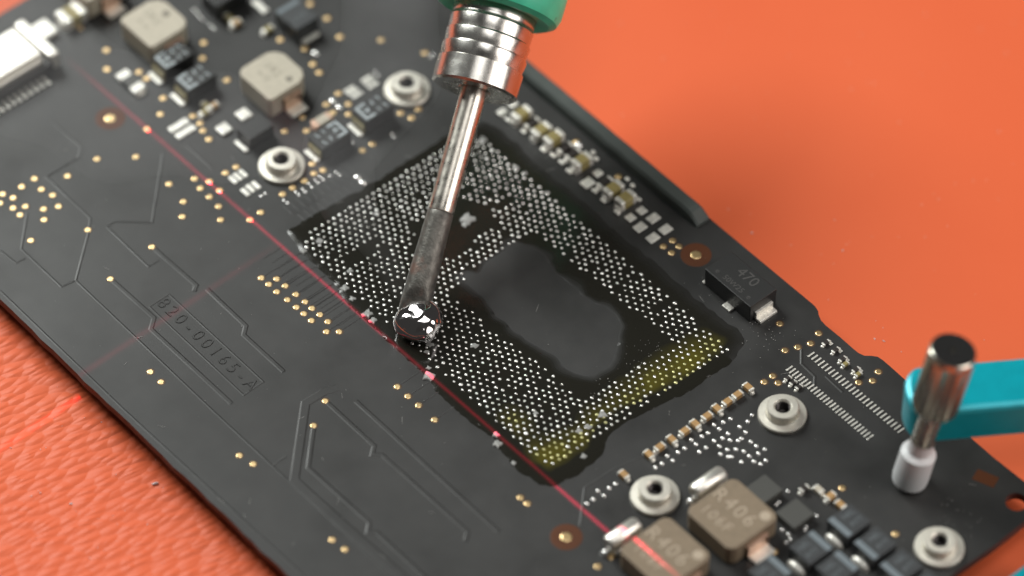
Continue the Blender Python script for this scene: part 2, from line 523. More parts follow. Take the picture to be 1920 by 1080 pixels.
PADS = '''182,298 255,294 127,330 65,335 41,350 78,355 99,366 5,364 25,371 0,381 25,390 48,387 38,403 82,392 110,387 83,412 58,451
165,431 285,463 317,345 365,335 393,340 376,353 412,357 393,369 344,378 410,387 342,406 414,412 469,412 207,523 423,324 443,313
489,398 530,364 549,352 571,339 589,325 606,319 586,307 699,270 680,282 582,7 614,34 638,69 715,75 797,99 835,147 526,74 572,91
587,120 599,136 426,150 635,175 654,195 654,214 625,211 612,196 567,220 596,228 575,245 534,246 752,212 785,205 772,221
150,52 200,94 201,130 261,135 275,147 306,184 301,214 276,242 382,80 380,109 362,217 375,231 381,245 392,261
490,521 519,523 504,533 535,536 519,547 555,552 539,562 572,566 556,576 585,578 570,588 600,590 584,601 615,603 612,622 636,622
745,725 765,743 785,760 815,787 610,752 588,798 449,854 475,870 282,697 302,716 976,933 989,944 623,1012 647,1030
1462,607 1535,625 1520,644 1496,651 1472,657 1449,705 1433,716 1459,718 1647,697 1636,714 1610,717
1244,462 1261,451 1273,462 1259,474 1579,915 1679,1001 1452,1034 1145,1044 1121,1062 1297,940 1081,266 1160,331'''
pads = [tuple(map(float, t.split(','))) for t in PADS.split()]
for px, py in pads:
    q = U(px, py)
    part('test_pad', pad_me, (q.x, q.y, 0.0))
# fine escape tracks running from the pad rows up to the chip site
for (px, py), ln in zip(pads, range(len(pads))):
    if (485 < px < 640 and 515 < py < 625) or (740 < px < 820 and 720 < py < 790):
        q = U(px, py)
        yend = U(660, 560).y if px < 640 else U(830, 722).y
        L = 0.0
        ye = yend + rnd.uniform(-0.3, 0.3)
        part('trace', strip_me([(q.x, q.y + 0.45), (q.x, ye)], 0.24, 0.04, 0.09, M['mask']), (0, 0, 0))
for i in range(13):                                           # extra tracks of the fan-out on the left rim
    q = U(505 + i * 11.5, 478 + i * 10.6)
    part('trace', strip_me([(q.x, q.y - 0.2 - rnd.random()), (q.x, q.y + 2.2)], 0.2, 0.035, 0.08, M['mask']), (0, 0, 0))
for i in range(11):
    a = U(548 + i * 12, 400 - i * 7.6); b = U(572 + i * 12.2, 418 - i * 8)
    part('trace', strip_me([(a.x - 1.6, a.y), (a.x, a.y), (a.x + 0.5, a.y + 0.45), (b.x, a.y + 0.45)], 0.2, 0.035, 0.08, M['mask']), (0, 0, 0))
fid = disc_me(0.62, 0.05, 28, None, M['gold'])
fring = disc_me(1.78, 0.014, 40, None, M['brownring'])
for px, py in ((207, 222), (1305, 478), (1062, 1007)):
    q = U(px, py)
    o = part('fiducial_mark', fring, (q.x, q.y, 0.0))
    part('gold_dot', fid, (0, 0, 0.012), parent=o)
q = U(1848, 897)
part('bare_laminate_patch', box_me(2.6, 1.6, 0.016, 0, 1, M['brownring']), (q.x, q.y, 0), (0, 0, R(20)))

# ---- tinned pads: rectangles lying along x or y
def pad(px, py, lx, ly, h=0.10, m='tinned', rz=0, name='solder_pad'):
    q = U(px, py, h * 0.5)
    bv = min(0.16, lx * 0.3, ly * 0.3, h * 0.45)
    return part(name, box_me(lx, ly, h, round(bv, 3), 2, M[m]), (q.x, q.y, 0.0), (0, 0, rz) if rz else None)
for px, py in ((437, 337), (446, 331), (456, 325), (460, 360), (470, 353), (480, 347)): pad(px, py, 1.35, 0.55, 0.14)
for px, py in ((335, 235), (348, 247)): pad(px, py, 0.95, 2.7, 0.2)
for px, py in ((655, 167), (662, 172), (670, 178), (687, 147), (693, 153), (700, 160)): pad(px, py, 0.5, 1.5, 0.14)
for px, py in ((420, 242), (457, 215)): pad(px, py, 1.6, 1.6, 0.45)
pad(488, 12, 2.5, 0.9, 0.3)
dome = None
def dome_me(r, h, seg=10, rings=3, m=None):
    bm = bmesh.new(); rr = []
    for k in range(rings + 1):
        a = math.pi / 2 * k / rings
        rad, z = r * math.cos(a), h * math.sin(a)
        rr.append([bm.verts.new((0, 0, h))] if k == rings else [bm.verts.new((rad * math.cos(2 * math.pi * i / seg), rad * math.sin(2 * math.pi * i / seg), z)) for i in range(seg)])
    for a, b in zip(rr, rr[1:]):
        for i in range(seg):
            j = (i + 1) % seg
            if len(b) == 1: bm.faces.new((a[i], a[j], b[0]))
            else: bm.faces.new((a[i], a[j], b[j], b[i]))
    me = bm_mesh('dome', bm, True)
    if m: me.materials.append(m)
    return me
dot_s, dot_m, dot_l = dome_me(0.2, 0.12, 10, 3, M['solder']), dome_me(0.28, 0.22, 12, 3, M['solder']), dome_me(0.5, 0.3, 14, 4, M['solder'])
def dots(s, me):
    for t in s.split():
        px, py = map(float, t.split(','))
        q = U(px, py, 0.08)
        part('solder_bump', me, (q.x, q.y, 0.0))
dots('489,367 497,362 532,375 539,380 555,360 560,365 567,354 572,359 579,344 585,350 591,336 597,342 600,331 606,336 619,329 630,322 637,327 735,250 738,256 661,267 731,218 704,135 709,141 806,106 812,102 364,17 369,23 374,29 380,35 395,47 401,53', dot_s)
dots('670,332 680,342 591,99 624,189 637,201 1062,276 1085,271', dot_l)
FIELD = [(1185, 605), (1115, 625), (1155, 655), (1070, 685), (1220, 690), (1025, 712), (945, 738), (1180, 725), (980, 770), (1115, 745), (895, 800),
         (1055, 795), (1155, 785), (845, 830), (1005, 828), (1215, 810), (765, 858), (805, 892), (1165, 845), (1220, 865), (725, 915), (675, 945), (1240, 580), (1236, 740)]
dots(' '.join('%.1f,%.1f' % (1060 + a / 4, 640 + b / 4) for a, b in FIELD), dot_m)
dots('1154,907 1142,915 1121,920 1132,929 1112,936 1100,944', dot_m)
dots('1408,828 1418,836 1434,842 1422,850 1405,855 1436,863 1414,865 1426,870 1387,800 1398,810 1390,822 1380,842 1395,846 1410,778 1402,790 1384,826 1372,856 1390,866', dot_m)

# flexible-cable connector site: two rows of slim pads
row_a, row_b = U(1521, 664), U(1688, 805)
n = 27
for i in range(n):
    t = i / (n - 1)
    for (A, dy) in (((1521, 665), 0), ((1480, 691), 1)):
        a = U(*A)
        x = a.x + t * ((U(1690, 806).x - row_a.x) if dy == 0 else (U(1632, 820).x - U(1480, 691).x))
        part('connector_pad', box_me(0.2, 1.0, 0.1, 0.04, 2, M['tinned']), (x, a.y, 0))

# ---- two-ended chips
def chip(px, py, L, W, H, body, ends, along='x', cap=0.28, name='capacitor', z=0.04):
    q = U(px, py, H + z)
    sx, sy = (L, W) if along == 'x' else (W, L)
    inner = (L - 2 * cap * L * 0.62)
    o = part(name, box_me(inner if along == 'x' else W * 0.96, W * 0.96 if along == 'x' else inner, H, 0.05, 2, M[body]), (q.x, q.y, z))
    e = cap * L
    for sg in (-1, 1):
        d = sg * (L / 2 - e / 2)
        me = box_me(e if along == 'x' else W, W if along == 'x' else e, H * 1.03, round(min(0.12, e * 0.3), 3), 2, M[ends])
        part('end_cap', me, (d, 0, -0.015) if along == 'x' else (0, d, -0.015), parent=o)
        fl = dome_me(0.5, 0.5, 10, 3, M[ends])
        f = part('solder_fillet', fl, (d + sg * e * 0.55, 0, -z) if along == 'x' else (0, d + sg * e * 0.55, -z), parent=o)
        f.scale = (0.5, W * 0.9, H * 0.9) if along == 'x' else (W * 0.9, 0.5, H * 0.9)
    return o
for px, py in ((978, 209), (1015, 240), (1038, 254), (1091, 297), (1150, 350), (1173, 368)):
    chip(px, py, 2.45, 1.38, 1.35, 'olive', 'tinned', 'y', 0.27)
for px, py in ((997, 228), (1059, 275), (1074, 287), (1134, 340)):
    chip(px, py, 2.1, 0.9, 0.6, 'dark', 'tinned', 'y', 0.24, 'resistor')
for i, (px, py) in enumerate(((1217, 850), (1237, 836), (1260, 822), (1284, 806), (1304, 793), (1326, 778), (1345, 764), (1364, 751))):
    chip(px, py, 1.35, 0.78, 0.62, 'tan', 'tinned', 'x' if i % 2 == 0 else 'y', 0.24)
chip(1170, 888, 1.35, 0.78, 0.62, 'tan', 'tinned', 'x', 0.24)
for px, py, al in ((1383, 738, 'y'), (1403, 724, 'x')):
    chip(px, py, 1.35, 0.78, 0.62, 'tan', 'tinned', al, 0.24)
chip(245, 151, 3.9, 1.7, 0.7, 'chipgrey', 'tinned', 'x', 0.32, 'resistor')
chip(604, 223, 2.6, 1.3, 0.8, 'beige', 'coppert', 'y', 0.26)
chip(133, 22, 3.2, 2.4, 1.5, 'olive', 'tinned', 'y', 0.3)
chip(430, 32, 1.6, 0.8, 0.7, 'olive', 'tinned', 'x', 0.28)
chip(442, 40, 1.4, 0.8, 0.7, 'tan', 'tinned', 'y', 0.28)
chip(502, 53, 1.5, 0.8, 0.6, 'olive', 'tinned', 'y', 0.28)
chip(386, 196, 1.5, 0.8, 0.6, 'olive', 'tinned', 'x', 0.28)
chip(401, 195, 1.2, 0.7, 0.6, 'tan', 'tinned', 'y', 0.28)
chip(383, 208, 1.3, 0.8, 0.6, 'olive', 'tinned', 'y', 0.28)
chip(1557, 928, 1.35, 0.8, 0.65, 'tan', 'tinned', 'y', 0.26)
chip(1576, 944, 1.35, 0.8, 0.65, 'tan', 'tinned', 'x', 0.26)
chip(1508, 914, 1.2, 0.7, 0.6, 'dark', 'tinned', 'y', 0.3)
chip(1535, 916, 1.3, 0.8, 0.6, 'beige', 'tinned', 'x', 0.3)
for px, py in ((1549, 641), (1567, 655), (1580, 672), (1605, 692)):
    chip(px, py, 1.05, 0.5, 0.35, 'dark', 'tinned', 'y', 0.28, 'resistor')
    pad(px + 9, py + 4, 0.3, 0.5, 0.1)
for px, py in ((1585, 681), (1609, 700)): chip(px, py, 0.9, 0.5, 0.4, 'olive', 'tinned', 'y', 0.28)
for px, py in ((1477, 708), (1487, 716), (1498, 724)): chip(px, py, 0.9, 0.5, 0.35, 'dark', 'tinned', 'y', 0.3, 'resistor')
# bare tinned squares
for px, py, sx, sy in ((942, 210, 1.0, 1.2), (963, 196, 0.9, 1.1), (1102, 343, 1.3, 1.5), (1121, 325, 1.0, 1.1), (1182, 408, 1.05, 1.05), (1203, 395, 1.05, 1.05),
                       (1225, 409, 1.15, 1.45), (1200, 426, 1.15, 1.45), (1248, 430, 1.15, 1.45), (1224, 446, 1.15, 1.45)):
    pad(px, py, sx, sy, 0.12 if px > 1150 else 0.28)
for px, py in ((955, 228), (985, 250), (1004, 268), (1022, 285), (1040, 295), (1056, 308), (1070, 325), (1118, 362), (1135, 380), (1160, 402)):
    pad(px - 3, py - 4, 0.9, 0.45, 0.25)
for px, py in ((1112, 290), (1118, 302), (1176, 340), (1186, 352), (1198, 378)): pad(px, py - 4, 0.6, 0.5, 0.4)

# ---- power inductors
def chamfer_sq(sx, sy, c):
    """c: chamfer at (-x-y, +x-y, +x+y, -x+y)"""
    hx, hy = sx / 2, sy / 2; P = []
    for (x, y, k, order) in ((-hx, -hy, c[0], 0), (hx, -hy, c[1], 1), (hx, hy, c[2], 0), (-hx, hy, c[3], 1)):
        a = (x - math.copysign(k, x), y); b = (x, y - math.copysign(k, y))
        mid = (x - math.copysign(k * 0.36, x), y - math.copysign(k * 0.36, y))
        P += [b, mid, a] if order == 0 else [a, mid, b]
    return P
def inductor(px, py, sx, sy, H, body, ink, cham, lines, dot, clip_side, tm):
    q = U(px, py, H)
    o = part('inductor', prism_me('inductor', chamfer_sq(sx, sy, cham), 0.25, H, 0.12, M[body]), (q.x, q.y, 0))
    for (s, size, dx, dy) in lines:
        part('marking', text_me(s, size, M[ink], 0.008, spacing=1.22, thin=-0.02), (dx, dy, H + 0.006), parent=o)
    part('marking_dot', disc_me(dot[2], 0.015, 18, None, M[ink]), (dot[0], dot[1], H + 0.002), parent=o)
    # foot on the +x side: copper tab with a tinned toe
    part('terminal', box_me(0.5, sy * 0.42, H * 0.62, 0.08, 2, M[tm]), (sx / 2 + 0.22, 0.1, 0.2), parent=o)
    part('terminal_toe', box_me(1.5, sy * 0.4, 0.42, 0.16, 2, M['tinned']), (sx / 2 + 0.95, 0.1, 0), parent=o)
    return o
inductor(512, 138, 6.3, 6.1, 3.2, 'beige', 'beigeink', (0.9, 0.35, 1.5, 1.5), (('2R2', 1.35, -0.5, 0.4), ('A18', 1.0, -0.5, -1.1)), (1.9, 0.9, 0.42), None, 'coppert')
inductor(290, 40, 6.3, 6.1, 3.2, 'beige', 'beigeink', (0.6, 0.35, 1.2, 1.5), (('2R2', 1.35, -0.6, 0.2), ('A18', 1.0, -0.6, -1.3)), (-0.1, 1.8, 0.5), None, 'coppert')
inductor(172, -46, 6.3, 6.1, 3.2, 'beige', 'beigeink', (0.6, 0.35, 1.2, 1.5), (('2R2', 1.35, -0.6, 0.2),), (-0.1, 1.8, 0.5), None, 'coppert')
for px, py, ry in ((1373, 963, 1.55), (1247, 1036, -1.2)):
    o = inductor(px, py, 7.5, 7.3, 2.9, 'brown', 'brownink', (0.8, 0.8, 0.8, 0.8), (('R406', 2.5, -0.5, 0.75), ('106F', 1.9, -0.7, -1.75)), (2.6, 2.5, 0.62), 1, 'coppert')
    # rolled tinned clip on the -x side, standing proud beside the ferrite
    bm = bmesh.new(); n = 20; L = 4.3; rr = 1.0
    rows = []
    for s_ in (-1, -0.86, 0.86, 1):
        k = 0.82 if abs(s_) == 1 else 1.0
        rows.append([bm.verts.new((rr * k * math.cos(2 * math.pi * i / n), s_ * L / 2, rr * k * math.sin(2 * math.pi * i / n))) for i in range(n)])
    for a, b in zip(rows, rows[1:]):
        for i in range(n): bm.faces.new((a[i], b[i], b[(i + 1) % n], a[(i + 1) % n]))
    bm.faces.new(rows[0]); bm.faces.new(rows[-1][::-1])
    me = bm_mesh('clip', bm, True); me.set_sharp_from_angle(angle=R(40)); me.materials.append(M['shield'])
    part('terminal_roll', me, (-7.5 / 2 - 1.75, ry, 1.7), parent=o)
    part('terminal_post', box_me(1.5, 3.6, 0.9, 0.2, 2, M['tinned']), (-7.5 / 2 - 1.5, ry, 0.0), parent=o)
    for dy in (ry - 2.4, ry + 2.4):
        b_ = part('solder_bead', dome_me(0.55, 0.7, 12, 4, M['solder']), (-7.5 / 2 - 1.9, dy, 0), parent=o)

# ---- moulded chips
def moulded(px, py, sx, sy, H, body='epoxy', name='tantalum_capacitor', label=None, bev=0.1):
    q = U(px, py, H)
    return part(name, box_me(sx, sy, H - 0.08, bev, 2, M[body]), (q.x, q.y, 0.08), label=label)
# the long 470 capacitor
o = moulded(1389, 523, 7.6, 4.1, 2.7, label='long black moulded capacitor marked 470', bev=0.09)
part('marking', text_me('470', 2.0, M['blackink'], 0.006), (0.35, 0.75, 2.626), parent=o)
for t_, dx in (('50W25', 0.0), ('e', -2.6), ('e', 2.6)): part('marking', text_me(t_, 1.05, M['blackink'], 0.006), (dx, -1.15, 2.626), parent=o)
part('terminal', box_me(0.35, 2.6, 1.1, 0.05, 2, M['tinned']), (3.95, 0, 0.12), parent=o)
part('terminal_toe', box_me(1.0, 2.7, 0.45, 0.12, 2, M['tinned']), (4.35, 0, -0.08), parent=o)
part('terminal', box_me(1.25, 0.9, 0.3, 0.07, 2, M['tinned']), (0.6, -2.35, -0.08), parent=o)
part('corner_pad', box_me(0.4, 0.4, 0.25, 0.07, 2, M['tinned']), (-3.95, -1.9, -0.08), parent=o)

def pchip(px, py, sx, sy, H, flip):
    o = moulded(px, py, sx, sy, H)
    T = H - 0.08 + 0.004
    sg = 1 if flip else -1
    part('polarity_mark', box_me(sx * 0.86, 0.32, 0.012, 0, 1, M['print']), (0, sg * (sy / 2 - 0.45), T), parent=o)
    for k in (-1, 1):
        part('polarity_mark', box_me(0.3, 1.05, 0.012, 0, 1, M['print']), (k * (sx * 0.43 - 0.15), sg * (sy / 2 - 1.2), T), parent=o)
    part('marking', text_me('A', 1.15, M['print'], 0.006, bevel=0.03), (0, sg * (sy / 2 - 1.25), T + 0.006), (0, 0, R(90 if flip else -90)), parent=o)
    for t_, dx, dy in (('7', 0.7, 0.35), ('L', 0.7, 1.25), ('1', -0.7, 0.35), ('L', -0.7, 1.25)):
        part('marking', text_me(t_, 0.95, M['print'], 0.006, bevel=0.03), (dx * sg, -sg * dy, T + 0.006), (0, 0, R(90 if flip else -90)), parent=o)
    part('terminal', box_me(sx * 0.78, 0.3, H * 0.55, 0.05, 2, M['olive']), (0, -sy / 2 - 0.12, 0.0), parent=o)
    part('terminal_toe', box_me(sx * 0.86, 0.62, 0.35, 0.13, 2, M['tinned']), (0, -sy / 2 - 0.62, -0.08), parent=o)
    return o
pchip(699, 200, 2.75, 4.3, 2.3, False)
pchip(618, 251, 2.75, 4.3, 2.0, True)
pchip(366, 143, 2.75, 4.3, 2.3, False)
pchip(324, 103, 2.75, 4.3, 2.3, False)
o = moulded(478, 236, 2.6, 3.6, 1.9)
part('terminal_toe', box_me(2.2, 0.6, 0.35, 0.13, 2, M['tinned']), (0.2, -2.3, -0.08), parent=o)
# dark one at the top with a blue band across
o = moulded(556, 26, 4.2, 3.4, 2.4, 'slate')
part('polarity_mark', box_me(0.6, 3.2, 0.012, 0, 1, M['bandm']), (-1.6, 0, 2.325), parent=o)
part('marking', text_me('AY7', 1.1, M['dimprint'], 0.006), (0.5, 0, 2.33), (0, 0, R(-90)), parent=o)
part('terminal_toe', box_me(0.6, 2.6, 0.4, 0.13, 2, M['tinned']), (2.5, 0, -0.08), parent=o)
o = moulded(420, -18, 3.2, 4.6, 2.4, 'epoxy')
# slate capacitors with a blue grey band, lower right
def kchip(px, py, flip):
    sx, sy, H = 3.3, 3.55, 1.9
    o = moulded(px, py, sx, sy, H, 'slate')
    T = H - 0.08 + 0.004; sg = 1 if flip else -1
    part('polarity_mark', box_me(sx * 0.94, 0.75, 0.012, 0, 1, M['bandm']), (0, sg * (sy / 2 - 0.45), T), parent=o)
    part('marking', text_me('AY7', 0.95, M['dimprint'], 0.006, bevel=0.02), (0.62, -sg * 0.5, T + 0.004), (0, 0, R(90)), parent=o)
    part('marking', text_me('NEL', 0.95, M['dimprint'], 0.006, bevel=0.02), (-0.62, -sg * 0.5, T + 0.004), (0, 0, R(90)), parent=o)
    if True:
        f = part('solder_fillet', dome_me(0.5, 0.5, 14, 4, M['tinned']), (0.1, -sy / 2 - 0.4, -0.06), parent=o)
        f.scale = (2.7, 1.1, 1.5)
    return o
for px, py, fl in ((1592, 976, False), (1641, 1018, False), (1690, 1060, False), (1521, 1026, True), (1570, 1064, True), (1444, 1072, True), (1738, 1100, False)):
    kchip(px, py, fl)
# grey controller chips with leads
def ic(px, py, sx, sy, H, leads):
    o = moulded(px, py, sx, sy, H, 'chipgrey', 'controller_chip', bev=0.06)
    for a in leads:
        l = U(*a, 0.2)
        q = part('lead', dome_me(0.26, 0.26, 10, 3, M['solder']), (l.x - o.location.x, l.y - o.location.y, -0.08), parent=o)
    return o
ic(1491, 962, 2.9, 3.1, 1.0, [(1477, 920), (1460, 940), (1531, 966), (1511, 987), (1509, 992), (1467, 992), (1478, 1000), (1474, 1016), (1482, 1010)])
ic(1432, 917, 2.9, 3.1, 1.0, [(1455, 945)])

# ---- screw standoffs
st_prof = [(2.75, 0.0), (2.78, 0.38), (2.68, 0.5), (1.95, 0.56), (1.86, 0.66), (1.84, 1.55), (1.72, 1.68), (1.06, 1.70), (0.92, 1.6), (0.84, 1.45)]
st_me = lathe_me('standoff', st_prof, 40, M['nickel'])
th = []
z = 1.45
while z > 0.2:
    th += [(0.84, z), (0.72, z - 0.09), (0.84, z - 0.18)]; z -= 0.18
th += [(0.7, 0.1), (0, 0.1)]
th_me = lathe_me('thread', th, 28, M['hole'])
for px, py in ((763, 168), (528, 311), (1228, 929), (1761, 1026), (1467, 776)):
    q = U(px, py, 0.3)
    o = part('standoff', st_me, (q.x, q.y, 0.0))
    part('threaded_hole', th_me, (0, 0, 0), parent=o)

# ---- foam gasket along the far edge
a, b = U(925, 76), U(1318, 420)
ye = U(1150, 258).y
bm = bmesh.new(); n = 60; rows = []
W, H = 2.2, 1.5
for i in range(n + 1):
    t = i / n; x = a.x + (b.x - a.x) * t
    k = min(1.0, (1 - t) * n / 3.0 + 0.25) if t > 0.9 else 1.0
    w0, w1 = W * (0.95 + 0.04 * noise.noise((x * .4, 0, 0))), H * k * (1 + 0.05 * noise.noise((x * .5, 3, 0)))
    y0 = ye - 0.12
    rows.append([bm.verts.new((x, y0 - w0, 0)), bm.verts.new((x, y0 - w0 + 0.12, w1 * 0.8)), bm.verts.new((x, y0 - w0 + 0.4, w1)), bm.verts.new((x, y0 - 0.35, w1 * 1.02)), bm.verts.new((x, y0, w1 * 0.75)), bm.verts.new((x, y0 + 0.02, 0))])
for r0, r1 in zip(rows, rows[1:]):
    for k in range(5): bm.faces.new((r0[k], r1[k], r1[k + 1], r0[k + 1]))
bm.faces.new(rows[0]); bm.faces.new(rows[-1][::-1])
part('gasket_strip', bm_mesh('gasket', bm), (0, 0, 0), m=M['foam'], label='black foam gasket strip along the board edge')

# ---- shielded connector at the far left corner
e1 = U(86, 97, 3.0)                                            # top edge corner of the shield, near +y end
e2 = U(0, 152, 3.0)
cx, cy = e1.x, e1.y
o = part('connector', box_me(6.5, 26, 1.6, 0.1, 2, M['plastic']), (cx - 2.4, cy - 12.6, 0.0), label='silver shielded socket at the corner of the board')
part('shield', box_me(5.6, 24.5, 1.5, 0.25, 3, M['shield']), (-0.6, 0.0, 1.52), parent=o)
part('shield_lip', box_me(0.35, 24.0, 0.9, 0.12, 2, M['shield']), (2.35, 0.0, 1.2), parent=o)
part('shield_ear', box_me(7.2, 1.5, 2.6, 0.3, 3, M['shield']), (-0.6, 13.4, 0.0), parent=o)
part('shield_tab', box_me(2.8, 3.0, 0.8, 0.2, 2, M['tinned']), (-2.6, 15.6, 0.0), parent=o)
for i in range(24):
    part('pin', box_me(1.5, 0.4, 0.3, 0.08, 2, M['tinned']), (3.9, 11.2 - i * 0.85, 0.0), parent=o)

# ---------------------------------------------------------------- flux and chip site
FLUX = [(541, 436), (560, 421), (620, 386), (700, 342), (780, 292), (842, 254), (880, 235), (918, 232), (965, 268), (1012, 312), (1068, 358), (1130, 410), (1186, 460),
        (1246, 508), (1296, 552), (1342, 590), (1392, 626), (1386, 660), (1360, 688), (1325, 712), (1292, 736), (1240, 757), (1195, 783), (1160, 800), (1138, 824), (1128, 852), (1098, 880),
        (1062, 901), (1035, 912), (1006, 903), (970, 880), (944, 852), (925, 822), (895, 800), (860, 772), (828, 745), (806, 716), (786, 692), (752, 664), (722, 634), (690, 606),
        (655, 572), (625, 535), (590, 497), (560, 464)]
DRY = [(866, 520), (880, 512), (895, 514), (912, 492), (940, 470), (960, 457), (985, 462), (1008, 468), (1022, 482), (1036, 505), (1060, 526), (1086, 548), (1110, 566), (1136, 578),
       (1158, 592), (1164, 614), (1160, 640), (1152, 668), (1140, 688), (1118, 700), (1096, 706), (1074, 698), (1058, 690), (1040, 668), (1012, 650), (970, 626), (940, 600), (916, 572), (895, 548), (878, 536)]
def organic(poly, amp, seed):
    """closed polygon -> dense smooth outline with small irregular lobes"""
    P = [Vector((p.x, p.y)) for p in poly]; n = len(P); res = []
    for i in range(n):
        p0, p1, p2, p3 = P[i - 1], P[i], P[(i + 1) % n], P[(i + 2) % n]
        k = max(2, int((p2 - p1).length / 0.3))
        for j in range(k):
            t = j / k
            q = 0.5 * ((2 * p1) + (p2 - p0) * t + (2 * p0 - 5 * p1 + 4 * p2 - p3) * t * t + (3 * p1 - p0 - 3 * p2 + p3) * t ** 3)
            d = (p2 - p1).normalized()
            a = amp * (noise.noise((q.x * 0.7, q.y * 0.7, seed)) + 0.5 * noise.noise((q.x * 1.9, q.y * 1.9, seed + 5)))
            res.append(q + Vector((-d.y, d.x)) * a)
    return res
def near_edge(p, poly):
    best = 1e9; bq = None
    for i in range(len(poly)):
        a, b = poly[i - 1], poly[i]; ab = b - a
        t = max(0, min(1, (p - a).dot(ab) / max(ab.length_squared, 1e-9)))
        q = a + ab * t; d = (q - p).length_squared
        if d < best: best, bq = d, q
    return math.sqrt(best), bq
fl, dr = organic(UL(FLUX), 0.35, 2.0), organic(UL(DRY), 0.3, 9.0)
bm = bmesh.new()
step = 0.36
x0, x1 = min(p.x for p in fl) - step, max(p.x for p in fl) + step; y0, y1 = min(p.y for p in fl) - step, max(p.y for p in fl) + step
nx, ny = int((x1 - x0) / step) + 2, int((y1 - y0) / step) + 2
thickc = [(U(1340, 655), 5.0), (U(1290, 690), 4.5), (U(1240, 710), 4.2), (U(1190, 745), 4.0), (U(1130, 785), 3.5), (U(1090, 820), 3.0), (U(1050, 850), 3.6), (U(1010, 860), 3.6), (U(960, 790), 3.2)]
fc = [p for i, p in enumerate(fl) if i % 3 == 0]; dc = [p for i, p in enumerate(dr) if i % 3 == 0]   # coarse copies for far points
cyf = U(1137, 453).y - 1.0
grid = {}; inn = {}; lay = bm.verts.layers.float.new('thick'); lay2 = bm.verts.layers.float.new('wet')
for i in range(nx):
    for j in range(ny):
        p = Vector((x0 + i * step, y0 + j * step))
        df, qf = near_edge(p, fc)
        if df < 1.0: df, qf = near_edge(p, fl)
        inf = inside(p, fl)
        if not inf and df > step * 1.5: continue
        dd, qd = near_edge(p, dc)
        if dd < 1.0: dd, qd = near_edge(p, dr)
        ind = inside(p, dr)
        if ind and dd > step * 1.5: continue
        ok = inf and not ind
        d = min(df, dd * 0.45)
        h = 0.012 + 0.10 * (1 - math.exp(-df / 0.5)) * (1 - math.exp(-dd / 2.4)) + 0.012 * noise.noise((p.x * 0.5, p.y * 0.5, 3)) + 0.004 * noise.noise((p.x * 2.2, p.y * 2.2, 5))
        if not inf: p, h = qf, 0.006
        elif ind: p, h = qd, 0.006
        v = bm.verts.new((p.x, p.y, max(0.006, h)))
        v[lay] = min(1.4, sum(math.exp(-((p.x - c.x) ** 2 + (p.y - c.y) ** 2) / (rr * 0.66) ** 2) for c, rr in thickc))
        v[lay2] = 0.0 if ind else max(0.0, min(1.0, dd / (0.9 + 0.9 * noise.noise((p.x * 0.35, p.y * 0.35, 11)))))
        if p.y > cyf: v[lay2] *= 0.25 + 0.75 * min(1.0, df / 1.6)
        v[lay] *= max(0.0, min(1.0, (df - 1.3) / 1.2))
        grid[i, j] = v; inn[i, j] = ok
for (i, j), v in list(grid.items()):
    ks = ((i, j), (i + 1, j), (i + 1, j + 1), (i, j + 1))
    k = [grid[w] for w in ks if w in grid]
    if len(k) == 4 and any(inn[w] for w in ks): bm.faces.new(k)
    elif len(k) == 3 and any(inn[w] for w in ks if w in grid): bm.faces.new(k)
flux = link('flux_residue', bm_mesh('flux', bm, True), M['flux'])
flux['label'] = 'glossy black flux film pooled over the empty chip site'; flux['kind'] = 'stuff'; flux['category'] = 'flux'

# dried flakes of flux at the rim of the film
for px, py, s in ((690, 588, 1.5), (700, 600, 1.0), (805, 705, 1.5), (804, 690, 0.7), (930, 815, 0.9), (932, 832, 1.3), (962, 868, 0.7), (660, 560, 0.9), (646, 540, 1.1), (655, 508, 0.9), (600, 452, 1.1), (568, 470, 0.9),
                  (1130, 778, 1.2), (1102, 800, 1.0), (1085, 808, 0.9), (1095, 855, 0.9), (906, 262, 1.2), (968, 316, 0.9), (985, 325, 0.7), (1026, 362, 0.8), (890, 648, 1.0), (805, 646, 1.1), (800, 660, 0.8), (705, 400, 0.8), (1004, 774, 0.8), (876, 410, 1.9), (872, 420, 1.2)):
    q = U(px, py, 0.12); n = 11; bm = bmesh.new(); ph = rnd.random() * 9
    ring = []
    for i in range(n):
        a = 2 * math.pi * i / n; rr = s * 0.5 * (0.75 + 0.5 * rnd.random()) * (1.0 if i % 3 else 0.7)
        ring.append((rr * math.cos(a), rr * math.sin(a)))
    c = bm.verts.new((0.1 * s, 0, 0.10 * s + 0.04)); lo = [bm.verts.new((a, b, 0)) for a, b in ring]; hi = [bm.verts.new((a * .8, b * .8, 0.05 * s + 0.04 + 0.03 * rnd.random())) for a, b in ring]
    for i in range(n):
        j = (i + 1) % n
        bm.faces.new((lo[i], lo[j], hi[j], hi[i])); bm.faces.new((hi[i], hi[j], c))
    link('flux_flake', bm_mesh('flake', bm), M['flake'], flux, (q.x, q.y, 0.06))

